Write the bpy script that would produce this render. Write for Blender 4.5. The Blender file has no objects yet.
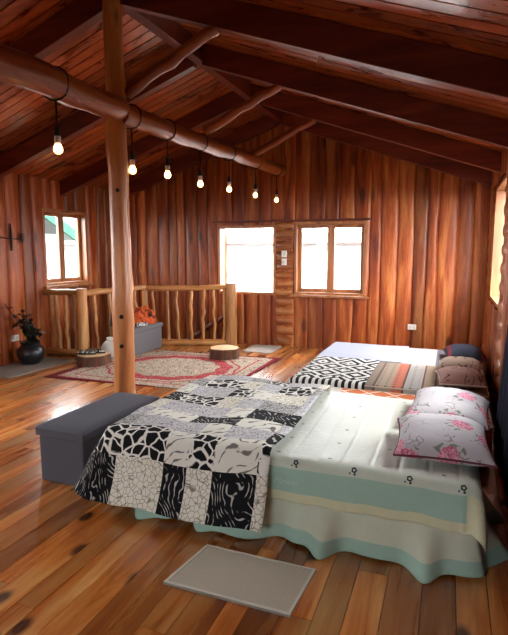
import bpy, bmesh, math, random
from mathutils import Vector, Matrix, Euler, noise as mnoise
R = math.radians
random.seed(11)
scene = bpy.context.scene
COL = scene.collection
# ------------------------------------------------------------------ room dimensions (metres)
XL, XR, YB, YF = -5.45, 0.50, 7.57, -1.70
XC, ZR, K = -2.45, 3.55, 0.352
def roof(x): return ZR - K*abs(x-XC)

# ------------------------------------------------------------------ materials
def lin(h):
    h = h.lstrip('#'); o = []
    for i in (0, 2, 4):
        c = int(h[i:i+2], 16)/255
        o.append(c/12.92 if c <= .04045 else ((c+.055)/1.055)**2.4)
    return (*o, 1)

class NT:
    def __init__(s, name):
        s.m = bpy.data.materials.new(name); s.m.use_nodes = True
        s.t = s.m.node_tree; s.n = s.t.nodes; s.n.clear()
        s.out = s.n.new('ShaderNodeOutputMaterial')
        s.b = s.n.new('ShaderNodeBsdfPrincipled')
        s.t.links.new(s.b.outputs[0], s.out.inputs[0])
    def link(s, a, b): s.t.links.new(a, b)
    def setin(s, inp, v):
        if isinstance(v, bpy.types.NodeSocket): s.link(v, inp)
        else: inp.default_value = v
    def math(s, op, a, b=None, c=None, clamp=False):
        n = s.n.new('ShaderNodeMath'); n.operation = op; n.use_clamp = clamp
        s.setin(n.inputs[0], a)
        if b is not None: s.setin(n.inputs[1], b)
        if c is not None: s.setin(n.inputs[2], c)
        return n.outputs[0]
    def vmath(s, op, a, b=None):
        n = s.n.new('ShaderNodeVectorMath'); n.operation = op
        s.setin(n.inputs[0], a)
        if b is not None: s.setin(n.inputs[1], b)
        return n.outputs[0]
    def coord(s, kind='Object'):
        return s.n.new('ShaderNodeTexCoord').outputs[kind]
    def xyz(s, v):
        n = s.n.new('ShaderNodeSeparateXYZ'); s.link(v, n.inputs[0]); return n.outputs
    def comb(s, x, y, z):
        n = s.n.new('ShaderNodeCombineXYZ')
        for i, q in enumerate((x, y, z)): s.setin(n.inputs[i], q)
        return n.outputs[0]
    def noise(s, v, scale, detail=4, rough=.55, dist=0.):
        n = s.n.new('ShaderNodeTexNoise'); s.link(v, n.inputs['Vector'])
        n.inputs['Scale'].default_value = scale; n.inputs['Detail'].default_value = detail
        n.inputs['Roughness'].default_value = rough; n.inputs['Distortion'].default_value = dist
        return n.outputs[0]
    def voro(s, v, scale, feat='F1', rnd=1., out='Distance', dim='3D'):
        n = s.n.new('ShaderNodeTexVoronoi'); n.feature = feat; n.voronoi_dimensions = dim
        s.link(v, n.inputs['Vector']); n.inputs['Scale'].default_value = scale
        n.inputs['Randomness'].default_value = rnd
        return n.outputs[out]
    def wave(s, v, scale, dist, dscale=1.5, detail=2):
        n = s.n.new('ShaderNodeTexWave'); s.link(v, n.inputs['Vector'])
        n.inputs['Scale'].default_value = scale; n.inputs['Distortion'].default_value = dist
        n.inputs['Detail'].default_value = detail; n.inputs['Detail Scale'].default_value = dscale
        return n.outputs['Fac']
    def ramp(s, f, stops, interp='LINEAR'):
        n = s.n.new('ShaderNodeValToRGB'); s.link(f, n.inputs[0]); cr = n.color_ramp
        cr.interpolation = interp
        while len(cr.elements) < len(stops): cr.elements.new(.5)
        for e, (p, c) in zip(cr.elements, stops): e.position = p; e.color = c
        return n.outputs[0]
    def mix(s, f, a, b, mode='MIX'):
        n = s.n.new('ShaderNodeMix'); n.data_type = 'RGBA'; n.blend_type = mode
        s.setin(n.inputs[0], f); s.setin(n.inputs[6], a); s.setin(n.inputs[7], b)
        return n.outputs[2]
    def maprange(s, f, a, b, c, d):
        n = s.n.new('ShaderNodeMapRange'); s.link(f, n.inputs[0])
        for i, q in enumerate((a, b, c, d)): n.inputs[i+1].default_value = q
        return n.outputs[0]
    def bump(s, h, strength=.3, dist=.01):
        n = s.n.new('ShaderNodeBump'); s.link(h, n.inputs['Height'])
        n.inputs['Strength'].default_value = strength; n.inputs['Distance'].default_value = dist
        s.link(n.outputs[0], s.b.inputs['Normal'])
    def fin(s, col, rough=.6, spec=.5, coat=0., croug=.1, sheen=0.):
        s.setin(s.b.inputs['Base Color'], col); s.setin(s.b.inputs['Roughness'], rough)
        s.b.inputs['Specular IOR Level'].default_value = spec
        s.b.inputs['Coat Weight'].default_value = coat; s.b.inputs['Coat Roughness'].default_value = croug
        s.b.inputs['Sheen Weight'].default_value = sheen
        return s.m

def wood(name, dark, mid, light, axis='Z', rough=.4, coat=0., tint=(.65, 1.2), knots=.5, scale=1., crough=.15, spec=.5, fine=.35, kr=.06, bs=.25, ksc=3.2, kst=.35):
    m = NT(name)
    co = m.coord()
    at = m.n.new('ShaderNodeAttribute'); at.attribute_name = 'rnd'
    oi = m.n.new('ShaderNodeObjectInfo')
    r = m.math('FRACT', m.math('ADD', at.outputs['Fac'], oi.outputs['Random']))
    off = m.comb(m.math('MULTIPLY', r, 17.3), m.math('MULTIPLY', r, 29.1), m.math('MULTIPLY', r, 11.7))
    v = m.vmath('ADD', co, off)
    st = {'X': (.10, 1, 1), 'Y': (1, .10, 1), 'Z': (1, 1, .10)}[axis]
    g = m.vmath('MULTIPLY', v, tuple(q*scale for q in st))
    n1 = m.noise(g, 7, 6, .6, .8)
    n2 = m.noise(g, 45, 3, .6, .2)
    base = m.ramp(n1, [(.28, lin(dark)), (.5, lin(mid)), (.72, lin(light))])
    base = m.mix(m.maprange(n2, .3, .7, 0, fine), base, lin(dark))
    ks = {'X': (kst, 1, 1), 'Y': (1, kst, 1), 'Z': (1, 1, kst)}[axis]
    if knots > 0:
        kd = m.voro(m.vmath('MULTIPLY', v, tuple(q*scale for q in ks)), ksc, dim='2D' if axis == 'Y' else '3D')
        kd = m.math('ADD', kd, m.math('MULTIPLY', m.noise(v, 18, 2), .05))
        km = m.maprange(kd, kr, kr*1.5+.03, knots, 0)
        if axis == 'Y': km = m.math('MULTIPLY', km, m.math('GREATER_THAN', r, .6))
        base = m.mix(km, base, lin('2a120a'))
    tv = m.maprange(r, 0, 1, tint[0], tint[1])
    base = m.mix(1., base, m.comb(tv, tv, tv), 'MULTIPLY')
    m.bump(m.math('ADD', n1, m.math('MULTIPLY', n2, .4)), bs, .01)
    return m.fin(base, m.maprange(n1, .3, .7, rough*.8, rough*1.25), spec, coat, crough)

def plain(name, col, rough=.6, spec=.5, noise_amt=.12, nscale=40, bump=.0, coat=0., sheen=0., metal=0.):
    m = NT(name); n = m.noise(m.coord(), nscale, 3)
    c = lin(col)
    cc = m.mix(m.maprange(n, .3, .7, 0, noise_amt), c, tuple(q*.45 for q in c[:3])+(1,))
    if bump: m.bump(n, bump, .004)
    m.b.inputs['Metallic'].default_value = metal
    return m.fin(cc, rough, spec, coat, .1, sheen)

M = {}
M['wall'] = wood('wall log slabs', '561a09', 'ac5222', 'd88a4a', 'Z', .42, .08, (.5, 1.12), .7, crough=.28, fine=.4, kr=.11, spec=.3)
M['ceil'] = wood('ceiling boards', '601a06', 'ac4c1c', 'd47a38', 'X', .3, .45, (.5, 1.15), .25, crough=.2, bs=.06)
M['rafter'] = wood('rafter timber', '3c0f06', '702410', '8e3a1c', 'X', .45, .1, (.85, 1.05), .35)
M['floor'] = wood('floor planks', '84380f', 'c4742f', 'e8ae66', 'Y', .28, .7, (.38, 1.2), .9, crough=.2, fine=.25, kr=.075, ksc=2.6, kst=.6)
M['log'] = wood('peeled log', '843e14', 'c0743a', 'd89c5c', 'Z', .4, .1, (.9, 1.1), .6, crough=.2, fine=.2)
M['rail'] = wood('railing pole', '8c4e26', 'c0844a', 'dcac70', 'Z', .35, .3, (.7, 1.15), .35, crough=.2, fine=.2)
M['logh'] = wood('tie log', '5c220a', '94461c', 'b86e36', 'Z', .38, .12, (.85, 1.1), .45, crough=.2, fine=.25)
M['darkpole'] = wood('dark pole', '3a1a10', '6a3520', '82482c', 'Z', .5, 0, (.8, 1), .3)
M['pillar'] = wood('pillar slabs', '6a3218', 'a8602f', 'c98a50', 'X', .4, .2, (.7, 1.15), .3)
M['pillary'] = wood('pillar slabs side', '6a3218', 'a8602f', 'c98a50', 'Y', .4, .2, (.7, 1.15), .3)
M['frame'] = wood('window frame wood', '7a3e1e', 'a8683a', 'c48c54', 'Z', .4, .15, (.85, 1.1), 0)
M['bark'] = wood('stump bark', '2c1710', '5c341f', '8a5a38', 'Z', .8, 0, (.9, 1.1), .2, 2.0)
def cut_wood():
    m = NT('stump top'); x = m.xyz(m.coord())
    d = m.math('SQRT', m.math('ADD', m.math('MULTIPLY', x[0], x[0]), m.math('MULTIPLY', x[1], x[1])))
    d = m.math('ADD', d, m.math('MULTIPLY', m.noise(m.coord(), 8), .03))
    w = m.math('SINE', m.math('MULTIPLY', d, 190))
    return m.fin(m.mix(m.maprange(w, -1, 1, 0, .5), lin('e0b888'), lin('a86f40')), .5)
M['cut'] = cut_wood()
M['charcoal'] = plain('charcoal linen', '5e5c64', .85, .2, .35, 220, .25)
M['grey_fab'] = plain('grey linen', '6c686a', .85, .2, .3, 200, .25)
M['black_iron'] = plain('black iron', '100d0d', .5, .4, .1)
M['blackcord'] = plain('black cord', '120e0c', .6, .3, .0)
M['blackplastic'] = plain('black plastic', '1a1614', .4, .4, .0)
M['whiteplastic'] = plain('white plastic', 'd8d2c8', .35, .5, .05)
M['jug'] = plain('translucent white plastic', 'c8c2b8', .35, .4, .1, 10)
M['matt'] = plain('taupe mat weave', 'b8ac9a', .95, .1, .4, 160, .4)
M['mattedge'] = plain('mat binding', 'c8c0b2', .9, .1, .1, 100)
M['palemat'] = plain('pale mat weave', 'b4aaa0', .95, .1, .3, 90, .3)
M['floormat'] = plain('grey beige mat weave', '8f867c', .95, .1, .3, 60, .3)
M['pot'] = plain('dark glazed pot', '14151a', .35, .5, .1, 12)
M['soil'] = plain('soil', '20150e', .95, .1, .4)
M['leaf'] = plain('dark leaf', '141c16', .45, .4, .5, 14)
M['stem'] = plain('plant stem', '2c2a1c', .7, .3, .2)
M['ext_white'] = plain('white render', 'd8d8d6', .9, .2, .15, 3)
M['ext_roof'] = plain('pale iron sheet', '8a9090', .6, .3, .5, 2)
M['ext_green'] = plain('green fascia', '0f4a34', .6, .3, .1)
M['ext_red'] = plain('red fascia', 'b88078', .6, .3, .1)
M['ext_grey'] = plain('grey concrete', 'a0a09e', .9, .2, .2, 4)
M['ext_dark'] = plain('dark opening', '1c2024', .6, .3, .1)
M['ext_ground'] = plain('dark unseen ground', '34382c', .95, .1, .4, 2)  # ground out of view, made dark to cut bounce light onto the ceiling
M['rope'] = plain('straw rope', 'b09058', .9, .1, .3)
M['skirtA'] = plain('cream skirt cloth', 'ccd0ba', .75, .25, .12, 18)
M['mint'] = plain('mint cotton', 'a2c0b0', .7, .3, .12, 14)
M['mintlight'] = plain('pale mint cotton', 'c8d0c0', .7, .3, .1, 14)
M['mintthread'] = plain('mint thread', 'bcd2c6', .7, .3, .05)
M['cream'] = plain('cream piping', 'd2d0ac', .7, .3, .1, 20)
M['motif'] = plain('dark green motif', '2a3a38', .7, .2, 0)
M['navycloth'] = plain('navy cloth', '1c2030', .9, .1, .2, 60)
M['whitesheet'] = plain('white sheet', 'a2a4b2', .8, .2, .06, 12)

def glass():
    m = NT('window glass'); n = m.n
    tr = n.new('ShaderNodeBsdfTransparent'); tr.inputs[0].default_value = (.97, .98, .98, 1)
    gl = n.new('ShaderNodeBsdfGlossy'); gl.inputs['Roughness'].default_value = .02
    fr = n.new('ShaderNodeFresnel'); gm = n.new('ShaderNodeNewGeometry')
    m.link(m.maprange(gm.outputs['Backfacing'], 0, 1, 1.45, 1/1.45), fr.inputs[0])   # thin pane: same reflectance on both faces
    mx = n.new('ShaderNodeMixShader')
    m.link(fr.outputs[0], mx.inputs[0]); m.link(tr.outputs[0], mx.inputs[1]); m.link(gl.outputs[0], mx.inputs[2])
    m.link(mx.outputs[0], m.out.inputs[0]); return m.m
M['glass'] = glass()
def bulbmat():
    m = NT('lit bulb glass')
    m.b.inputs['Emission Color'].default_value = (1, .50, .14, 1); m.b.inputs['Emission Strength'].default_value = 7
    return m.fin((1, .8, .5, 1), .3)
M['bulb'] = bulbmat()

# animal print patches (UV in metres)
def prints():
    def giraffe():
        m = NT('giraffe print'); v = m.coord('UV')
        w = m.vmath('ADD', v, m.comb(m.math('MULTIPLY', m.noise(v, 14, 1), .03), m.math('MULTIPLY', m.noise(v, 17, 1), .03), 0.))
        d = m.voro(w, 14, 'DISTANCE_TO_EDGE', .8)
        return m.fin(m.ramp(d, [(.05, lin('e4e0d6')), (.085, lin('0c0c10'))]), .85, .2)
    def zebra(nm, bg, fg, th, sc, rot, am):
        m = NT(nm); v = m.coord('UV'); x = m.xyz(v)
        n = m.noise(v, 5.5, 1.5, .5)
        ph = m.math('ADD', m.math('MULTIPLY', x[0], sc*math.cos(rot)), m.math('MULTIPLY', x[1], sc*math.sin(rot)))
        ph = m.math('ADD', ph, m.math('MULTIPLY', n, am))
        w = m.math('SINE', m.math('MULTIPLY', ph, 6.283))
        w = m.math('ADD', w, m.math('MULTIPLY', m.math('SUBTRACT', m.noise(v, 20, 1), .5), 1.6))
        return m.fin(m.mix(m.maprange(w, th, th+.15, 0, 1), lin(bg), lin(fg)), .85, .2)
    def crackle():
        m = NT('crackle print'); v = m.coord('UV')
        d = m.voro(v, 34, 'DISTANCE_TO_EDGE', 1)
        return m.fin(m.ramp(d, [(.02, lin('8c8478')), (.06, lin('e2dccc'))]), .85, .2)
    def lace():
        m = NT('grey lace print'); v = m.coord('UV')
        d = m.noise(v, 70, 2, .6, 1.2)
        return m.fin(m.ramp(d, [(.36, lin('6a6670')), (.46, lin('b8b4b6')), (.6, lin('d6d2d0'))]), .85, .2)
    def leopard():
        m = NT('dark lace print'); v = m.coord('UV')
        d = m.noise(v, 60, 2, .6, 1.5)
        return m.fin(m.ramp(d, [(.40, lin('222228')), (.52, lin('bcb8b4'))]), .85, .2)
    return [giraffe(), zebra('dark zebra print', '0c0c12', 'b8b4ac', .86, 30, .5, 9), zebra('pale zebra print', 'e2ded2', '77736e', .78, 13, 2.4, 5), crackle(), lace(), leopard()]
PR = prints()

def rugmat():
    m = NT('persian rug'); x = m.xyz(m.coord())
    X = m.math('DIVIDE', x[0], 1.1); Y = m.math('DIVIDE', x[1], .95)
    co = m.coord()
    nz = m.noise(co, 26, 3, .7, 2.0)
    field = m.ramp(nz, [(.38, lin('4a3634')), (.46, lin('8e786a')), (.54, lin('cdbda6')), (.60, lin('b8a48e')), (.66, lin('a04844'))])
    red = m.mix(m.maprange(nz, .5, .6, 0, .55), lin('9c2230'), lin('c49a88'))
    ang = m.math('ARCTAN2', Y, X)
    rr = m.math('SQRT', m.math('ADD', m.math('MULTIPLY', X, X), m.math('MULTIPLY', Y, Y)))
    rr = m.math('ADD', rr, m.math('MULTIPLY', m.math('SINE', m.math('MULTIPLY', ang, 12)), .018))
    def band(v, a, b): return m.math('MULTIPLY', m.math('GREATER_THAN', v, a), m.math('LESS_THAN', v, b))
    mx = m.math('MAXIMUM', m.math('ABSOLUTE', X), m.math('ABSOLUTE', Y))
    c = m.mix(band(rr, .54, .70), field, red)
    c = m.mix(band(rr, .76, .79), c, red)
    # red corner spandrel arcs and border stripes
    c = m.mix(band(mx, .80, .825), c, red)
    c = m.mix(m.math('GREATER_THAN', mx, .955), c, lin('84202c'))
    c = m.mix(m.math('GREATER_THAN', mx, .992), c, lin('5a1a20'))
    m.bump(nz, .4, .006)
    return m.fin(c, .95, .1)
M['rug'] = rugmat()

def stripes_mat(name, stops, axis=0, off=-.5):
    m = NT(name); x = m.math('ADD', m.xyz(m.coord())[axis], off)
    f = m.maprange(x, stops[0][0], stops[-1][0], 0, 1)
    lo, hi = stops[0][0], stops[-1][0]
    c = m.ramp(f, [((p-lo)/(hi-lo), lin(h)) for p, h in stops], 'CONSTANT')
    n = m.noise(m.coord(), 120, 2)
    c = m.mix(m.maprange(n, .3, .7, 0, .25), c, lin('5a4a44'))
    return m, c
def striped():
    m, c = stripes_mat('striped mattress ticking', [(-1.0, '8c7b6c'), (-.62, '6a5048'), (-.60, 'a08c78'), (-.46, 'c06a50'), (-.36, '5a3a34'), (-.345, 'aaa49e'), (-.2, '6a4038'), (-.185, '9c866f'), (-.09, '6a4438'), (-.075, '9c866f'), (-.01, '454a52'), (.03, '93826e'), (.06, '454a52'), (.10, '93826e'), (.13, '454a52'), (.17, '8c7a68'), (1., '8c7a68')])
    x = m.xyz(m.coord())
    # dotted diamonds along the pale stripe
    v = m.comb(m.math('MULTIPLY', x[0], 14), m.math('MULTIPLY', x[1], 14), 0.)
    d = m.voro(v, 1, 'F1', 0.)
    dm = m.math('MULTIPLY', m.math('LESS_THAN', d, .2), m.math('MULTIPLY', m.math('GREATER_THAN', x[0], -.1), m.math('LESS_THAN', x[0], .28)))
    c = m.mix(m.math('MULTIPLY', dm, .6), c, lin('4a3a38'))
    return m.fin(c, .85, .2)
M['striped'] = striped()
def greystripe():
    m, c = stripes_mat('grey striped ticking', [(-1., 'a8a6a6'), (-.1, '66656c'), (.0, '6c6a6e'), (.06, '8c8884'), (.085, '4c4a54'), (.10, '8c8884'), (.125, '64626a'), (.26, '8a8682'), (.28, '4e4a54'), (.295, '8a8682'), (.32, '64626a'), (.48, '52444a'), (.56, '64565a'), (1., '625e60')])
    return m.fin(c, .85, .2)
M['greystripe'] = greystripe()
def orangecheck():
    m = NT('orange check sheet'); x = m.xyz(m.coord())
    a = m.math('ADD', x[0], x[1]); b = m.math('SUBTRACT', x[0], x[1])
    fa = m.math('ABSOLUTE', m.math('SUBTRACT', m.math('FRACT', m.math('MULTIPLY', a, 4.5)), .5))
    fb = m.math('ABSOLUTE', m.math('SUBTRACT', m.math('FRACT', m.math('MULTIPLY', b, 4.5)), .5))
    k = m.math('MINIMUM', fa, fb)
    c = m.mix(m.math('LESS_THAN', k, .045), lin('cf6a34'), lin('e6d6c4'))
    c = m.mix(m.math('LESS_THAN', x[0], -.36), c, lin('cfc6bc'))
    return m.fin(c, .8, .2)
M['orange'] = orangecheck()
def ikat():
    m = NT('black white geometric blanket'); v = m.coord('UV'); x = m.xyz(v)
    # rows of zigzags, diamonds and bars woven across the blanket
    p = m.math('MULTIPLY', x[1], 3.3); row = m.math('FLOOR', p); fr = m.math('FRACT', p)
    zx = m.math('ABSOLUTE', m.math('SUBTRACT', m.math('FRACT', m.math('MULTIPLY', x[0], 3.4)), .5))
    zig = m.math('FRACT', m.math('MULTIPLY', m.math('ADD', m.math('MULTIPLY', zx, 1.4), fr), 2.0))
    A = m.math('GREATER_THAN', zig, .5)
    dia = m.math('ADD', zx, m.math('ABSOLUTE', m.math('SUBTRACT', fr, .5)))
    B = m.math('LESS_THAN', m.math('FRACT', m.math('MULTIPLY', dia, 2.6)), .5)
    bars = m.math('LESS_THAN', m.math('FRACT', m.math('MULTIPLY', x[0], 16)), .5)
    sel = m.math('FRACT', m.math('MULTIPLY', row, .3334))
    k = m.mix(m.math('GREATER_THAN', sel, .3), m.comb(A, A, A), m.comb(B, B, B))
    hang = m.math('GREATER_THAN', x[1], 1.0)
    k = m.mix(m.math('MAXIMUM', m.math('LESS_THAN', m.math('ABSOLUTE', m.math('SUBTRACT', fr, .95)), .05), hang), k, m.comb(bars, bars, bars))
    k2 = m.math('GREATER_THAN', m.xyz(k)[0], .5)
    return m.fin(m.mix(k2, lin('15151c'), lin('cbc7c0')), .9, .15)
M['ikat'] = ikat()
def floral():
    m = NT('rose print pillowcase'); co = m.coord()
    v = m.vmath('ADD', co, m.comb(m.math('MULTIPLY', m.noise(co, 22, 2), .05), m.math('MULTIPLY', m.noise(co, 25, 2), .05), 0.))
    d = m.voro(v, 4.6, 'F1', .9)
    pet = m.noise(co, 55, 2, .6, 2.)
    rose = m.math('LESS_THAN', d, .26)
    leafm = m.math('MULTIPLY', m.math('LESS_THAN', d, .38), m.math('GREATER_THAN', m.noise(co, 30, 1), .57))
    c = m.mix(leafm, lin('bab4b8'), lin('7c8274'))
    tw = m.voro(v, 15, 'DISTANCE_TO_EDGE'); 
    c = m.mix(m.math('MULTIPLY', m.math('LESS_THAN', tw, .03), m.math('GREATER_THAN', m.noise(co, 9, 1), .56)), c, lin('857a78'))
    rc = m.ramp(pet, [(.38, lin('b04a66')), (.52, lin('d68aa0')), (.62, lin('e2b4c0'))])
    c = m.mix(rose, c, rc)
    m.bump(m.noise(co, 9, 3), .35, .03)
    return m.fin(c, .75, .25)
M['floral'] = floral()
M['pipe_rose'] = plain('maroon piping', '6a3238', .8, .2, .1)
def patch_pillow(name, base, ink, scale):
    m = NT(name); co = m.coord()
    n = m.wave(co, scale, 9, 3, 2); b = m.noise(co, 6, 1)
    k = m.math('MULTIPLY', m.math('GREATER_THAN', n, .9), m.math('GREATER_THAN', b, .53))
    m.bump(m.noise(co, 9, 3), .35, .03)
    return m.fin(m.mix(k, lin(base), lin(ink)), .8, .2)
M['pinkpillow'] = patch_pillow('dusty pink pillowcase', 'a07a70', '3a2c2c', 6)
M['tanpillow'] = patch_pillow('tan cream pillowcase', '9c8474', '5a3c30', 4)
def navyp():
    m = NT('navy pillowcase with red bands'); x = m.xyz(m.coord())
    ay = m.math('ABSOLUTE', x[0])
    c = m.mix(m.math('GREATER_THAN', ay, .15), lin('262a38'), lin('6e2028'))
    c = m.mix(m.math('GREATER_THAN', ay, .185), c, lin('2a2c38'))
    m.bump(m.noise(m.coord(), 9, 3), .35, .03)
    return m.fin(c, .8, .2)
M['navyp'] = navyp()
def heapcloth():
    m = NT('orange red printed cloth'); co = m.coord()
    n = m.noise(co, 9, 2, .5, 1.)
    return m.fin(m.ramp(n, [(.36, lin('2a1a1a')), (.46, lin('8e3a20')), (.56, lin('c8602c')), (.66, lin('b04028'))]), .9, .1)
M['heap'] = heapcloth()
def bwcloth():
    m = NT('black white printed cloth'); co = m.coord()
    return m.fin(m.ramp(m.noise(co, 26, 2, .5, 2.), [(.47, lin('18181c')), (.53, lin('c4beb8'))]), .9, .1)
M['bwcloth'] = bwcloth()
M['jacket'] = plain('dark grey jacket cloth', '3a3a40', .9, .1, .3, 30)
def quilted():
    m = NT('quilted cream top'); co = m.coord(); x = m.xyz(co)
    n = m.noise(co, 16, 3, .6, .6)
    c = m.mix(m.maprange(n, .3, .7, 0, .15), lin('c8cabf'), lin('b8beb2'))
    # tiny woven sprigs in rows
    gx = m.math('SUBTRACT', m.math('FRACT', m.math('MULTIPLY', x[0], 3.6)), .5)
    gy = m.math('SUBTRACT', m.math('FRACT', m.math('MULTIPLY', x[1], 4.2)), .5)
    d = m.math('SQRT', m.math('ADD', m.math('MULTIPLY', gx, gx), m.math('MULTIPLY', gy, gy)))
    c = m.mix(m.math('LESS_THAN', d, .042), c, lin('7c8478'))
    st = m.math('ABSOLUTE', m.math('SUBTRACT', m.math('FRACT', m.math('MULTIPLY', x[0], 7.2)), .5))
    h = m.math('ADD', m.math('MULTIPLY', m.maprange(st, 0, .12, 0, 1), .6), n)
    m.bump(h, .5, .012)
    return m.fin(c, .45, .4)
M['quilted'] = quilted()
def wallknot():
    return plain('dark knot', '1c0e0a', .7, .2, .3)
M['knot'] = wallknot()

# ------------------------------------------------------------------ mesh builder
class MB:
    def __init__(s): s.v = []; s.f = []; s.r = []; s.mi = []; s.uv = []
    def add(s, verts, faces, rnd=None, mi=0, mat=None):
        o = len(s.v); rr = random.random() if rnd is None else rnd
        for p in verts: s.v.append(tuple(mat @ Vector(p)) if mat is not None else tuple(p))
        for f in faces: s.f.append([o+i for i in f]); s.r.append(rr); s.mi.append(mi)
        return s
    def box(s, x0, x1, y0, y1, z0, z1, rnd=None, mi=0, mat=None):
        x0, x1 = min(x0, x1), max(x0, x1); y0, y1 = min(y0, y1), max(y0, y1); z0, z1 = min(z0, z1), max(z0, z1)
        V = [(x0, y0, z0), (x1, y0, z0), (x1, y1, z0), (x0, y1, z0), (x0, y0, z1), (x1, y0, z1), (x1, y1, z1), (x0, y1, z1)]
        return s.add(V, [(0, 3, 2, 1), (4, 5, 6, 7), (0, 1, 5, 4), (1, 2, 6, 5), (2, 3, 7, 6), (3, 0, 4, 7)], rnd, mi, mat)
    def hexa(s, V, rnd=None, mi=0):   # 8 corners, bottom ring then top ring
        return s.add(V, [(0, 3, 2, 1), (4, 5, 6, 7), (0, 1, 5, 4), (1, 2, 6, 5), (2, 3, 7, 6), (3, 0, 4, 7)], rnd, mi)
    def tube(s, pts, rad, n=10, closed=False, mi=0, wob=0., rnd=None, caps=True, capmi=None):
        P = [Vector(p) for p in pts]; N = len(P)
        if not hasattr(rad, '__len__'): rad = [rad]*N
        T = []
        for i in range(N):
            a = P[(i-1) % N] if (closed or i > 0) else P[i]; b = P[(i+1) % N] if (closed or i < N-1) else P[i]
            T.append((b-a).normalized())
        u = T[0].orthogonal().normalized(); V = []
        if abs(T[0].z) > .9: u = (Vector((1, 0, 0)) - T[0]*T[0].x).normalized()
        for i in range(N):
            u = (u - T[i]*u.dot(T[i])).normalized(); w = T[i].cross(u)
            for j in range(n):
                a = 2*math.pi*j/n; r = rad[i]
                if wob: r *= 1+wob*(mnoise.noise(Vector((math.cos(a)*1.3+P[0].x*7, math.sin(a)*1.3+P[0].y*5, i*.35+P[0].z*3))))
                V.append(P[i]+u*math.cos(a)*r+w*math.sin(a)*r)
        F = []
        for i in range(N if closed else N-1):
            for j in range(n):
                k = (i+1) % N
                F.append((i*n+j, i*n+(j+1) % n, k*n+(j+1) % n, k*n+j))
        s.add(V, F, rnd, mi)
        if caps and not closed:
            o = len(s.v)-len(V); q = mi if capmi is None else capmi
            for ring in (list(range(n))[::-1], list(range((N-1)*n, N*n))):
                s.f.append([o+i for i in ring]); s.r.append(s.r[-1]); s.mi.append(q)
        return s
    def lathe(s, prof, n=24, c=(0, 0, 0), mi=0, rnd=None):
        V = []; F = []
        for (r, z) in prof:
            for j in range(n):
                a = 2*math.pi*j/n; V.append((c[0]+r*math.cos(a), c[1]+r*math.sin(a), c[2]+z))
        for i in range(len(prof)-1):
            for j in range(n): F.append((i*n+j, i*n+(j+1) % n, (i+1)*n+(j+1) % n, (i+1)*n+j))
        if prof[0][0] > 1e-4: F.append(tuple(range(n))[::-1])
        if prof[-1][0] > 1e-4: F.append(tuple((len(prof)-1)*n+j for j in range(n)))
        return s.add(V, F, rnd, mi)
    def grid(s, us, vs, fn, mi=None, uv=None):
        o = len(s.v); nu, nv = len(us), len(vs)
        for v in vs:
            for u in us: s.v.append(tuple(fn(u, v)))
        for j in range(nv-1):
            for i in range(nu-1):
                s.f.append([o+j*nu+i, o+j*nu+i+1, o+(j+1)*nu+i+1, o+(j+1)*nu+i]); s.r.append(0.)
                s.mi.append(mi((us[i]+us[i+1])/2, (vs[j]+vs[j+1])/2) if mi else 0)
                if uv is not None:
                    s.uv.append([uv(us[i], vs[j]), uv(us[i+1], vs[j]), uv(us[i+1], vs[j+1]), uv(us[i], vs[j+1])])
        return s
    def build(s, name, mats, parent=None, loc=None, smooth=False, bevel=0., solid=0., auto=None, sub=0):
        if not isinstance(mats, (list, tuple)): mats = [mats]
        org = Vector(loc) if loc is not None else (Vector(parent['_o']) if parent is not None and '_o' in parent else Vector((0, 0, 0)))
        me = bpy.data.meshes.new(name)
        me.from_pydata([tuple(Vector(v)-org) for v in s.v], [], s.f)
        for m in mats: me.materials.append(m)
        a = me.attributes.new('rnd', 'FLOAT', 'FACE'); a.data.foreach_set('value', s.r)
        me.polygons.foreach_set('material_index', s.mi)
        me.polygons.foreach_set('use_smooth', [bool(smooth)]*len(s.f))
        if s.uv and len(s.uv) == len(s.f):
            ul = me.uv_layers.new(name='UVMap'); k = 0
            for q in s.uv:
                for c in q: ul.data[k].uv = c; k += 1
        me.update()
        if auto: me.set_sharp_from_angle(angle=R(auto))
        o = bpy.data.objects.new(name, me); COL.objects.link(o)
        if parent is not None:
            o.parent = parent
            if loc is not None and '_o' in parent: o.location = Vector(loc)-Vector(parent['_o'])
            elif loc is not None: o.location = loc
        else: o.location = org
        if bevel:
            b = o.modifiers.new('bevel', 'BEVEL'); b.width = bevel; b.segments = 2; b.limit_method = 'ANGLE'
        if solid:
            q = o.modifiers.new('solid', 'SOLIDIFY'); q.thickness = solid; q.offset = -1
        if sub:
            q = o.modifiers.new('sub', 'SUBSURF'); q.levels = sub; q.render_levels = sub
        return o

def tag(o, label, cat, group=None):
    o['label'] = label; o['category'] = cat
    if group: o['group'] = group
    return o
def thing(name, label, cat, loc, group=None):
    o = bpy.data.objects.new(name, None); COL.objects.link(o); o.location = loc; o['_o'] = tuple(loc)
    o.empty_display_size = .1
    return tag(o, label, cat, group)
def struct(o): o['kind'] = 'structure'; return o
def dup(root, loc):
    r = root.copy(); COL.objects.link(r); r.location = loc
    for ch in list(root.children):
        c = ch.copy(); COL.objects.link(c); c.parent = r
        for g in list(ch.children):
            d = g.copy(); COL.objects.link(d); d.parent = c
    return r

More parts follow.
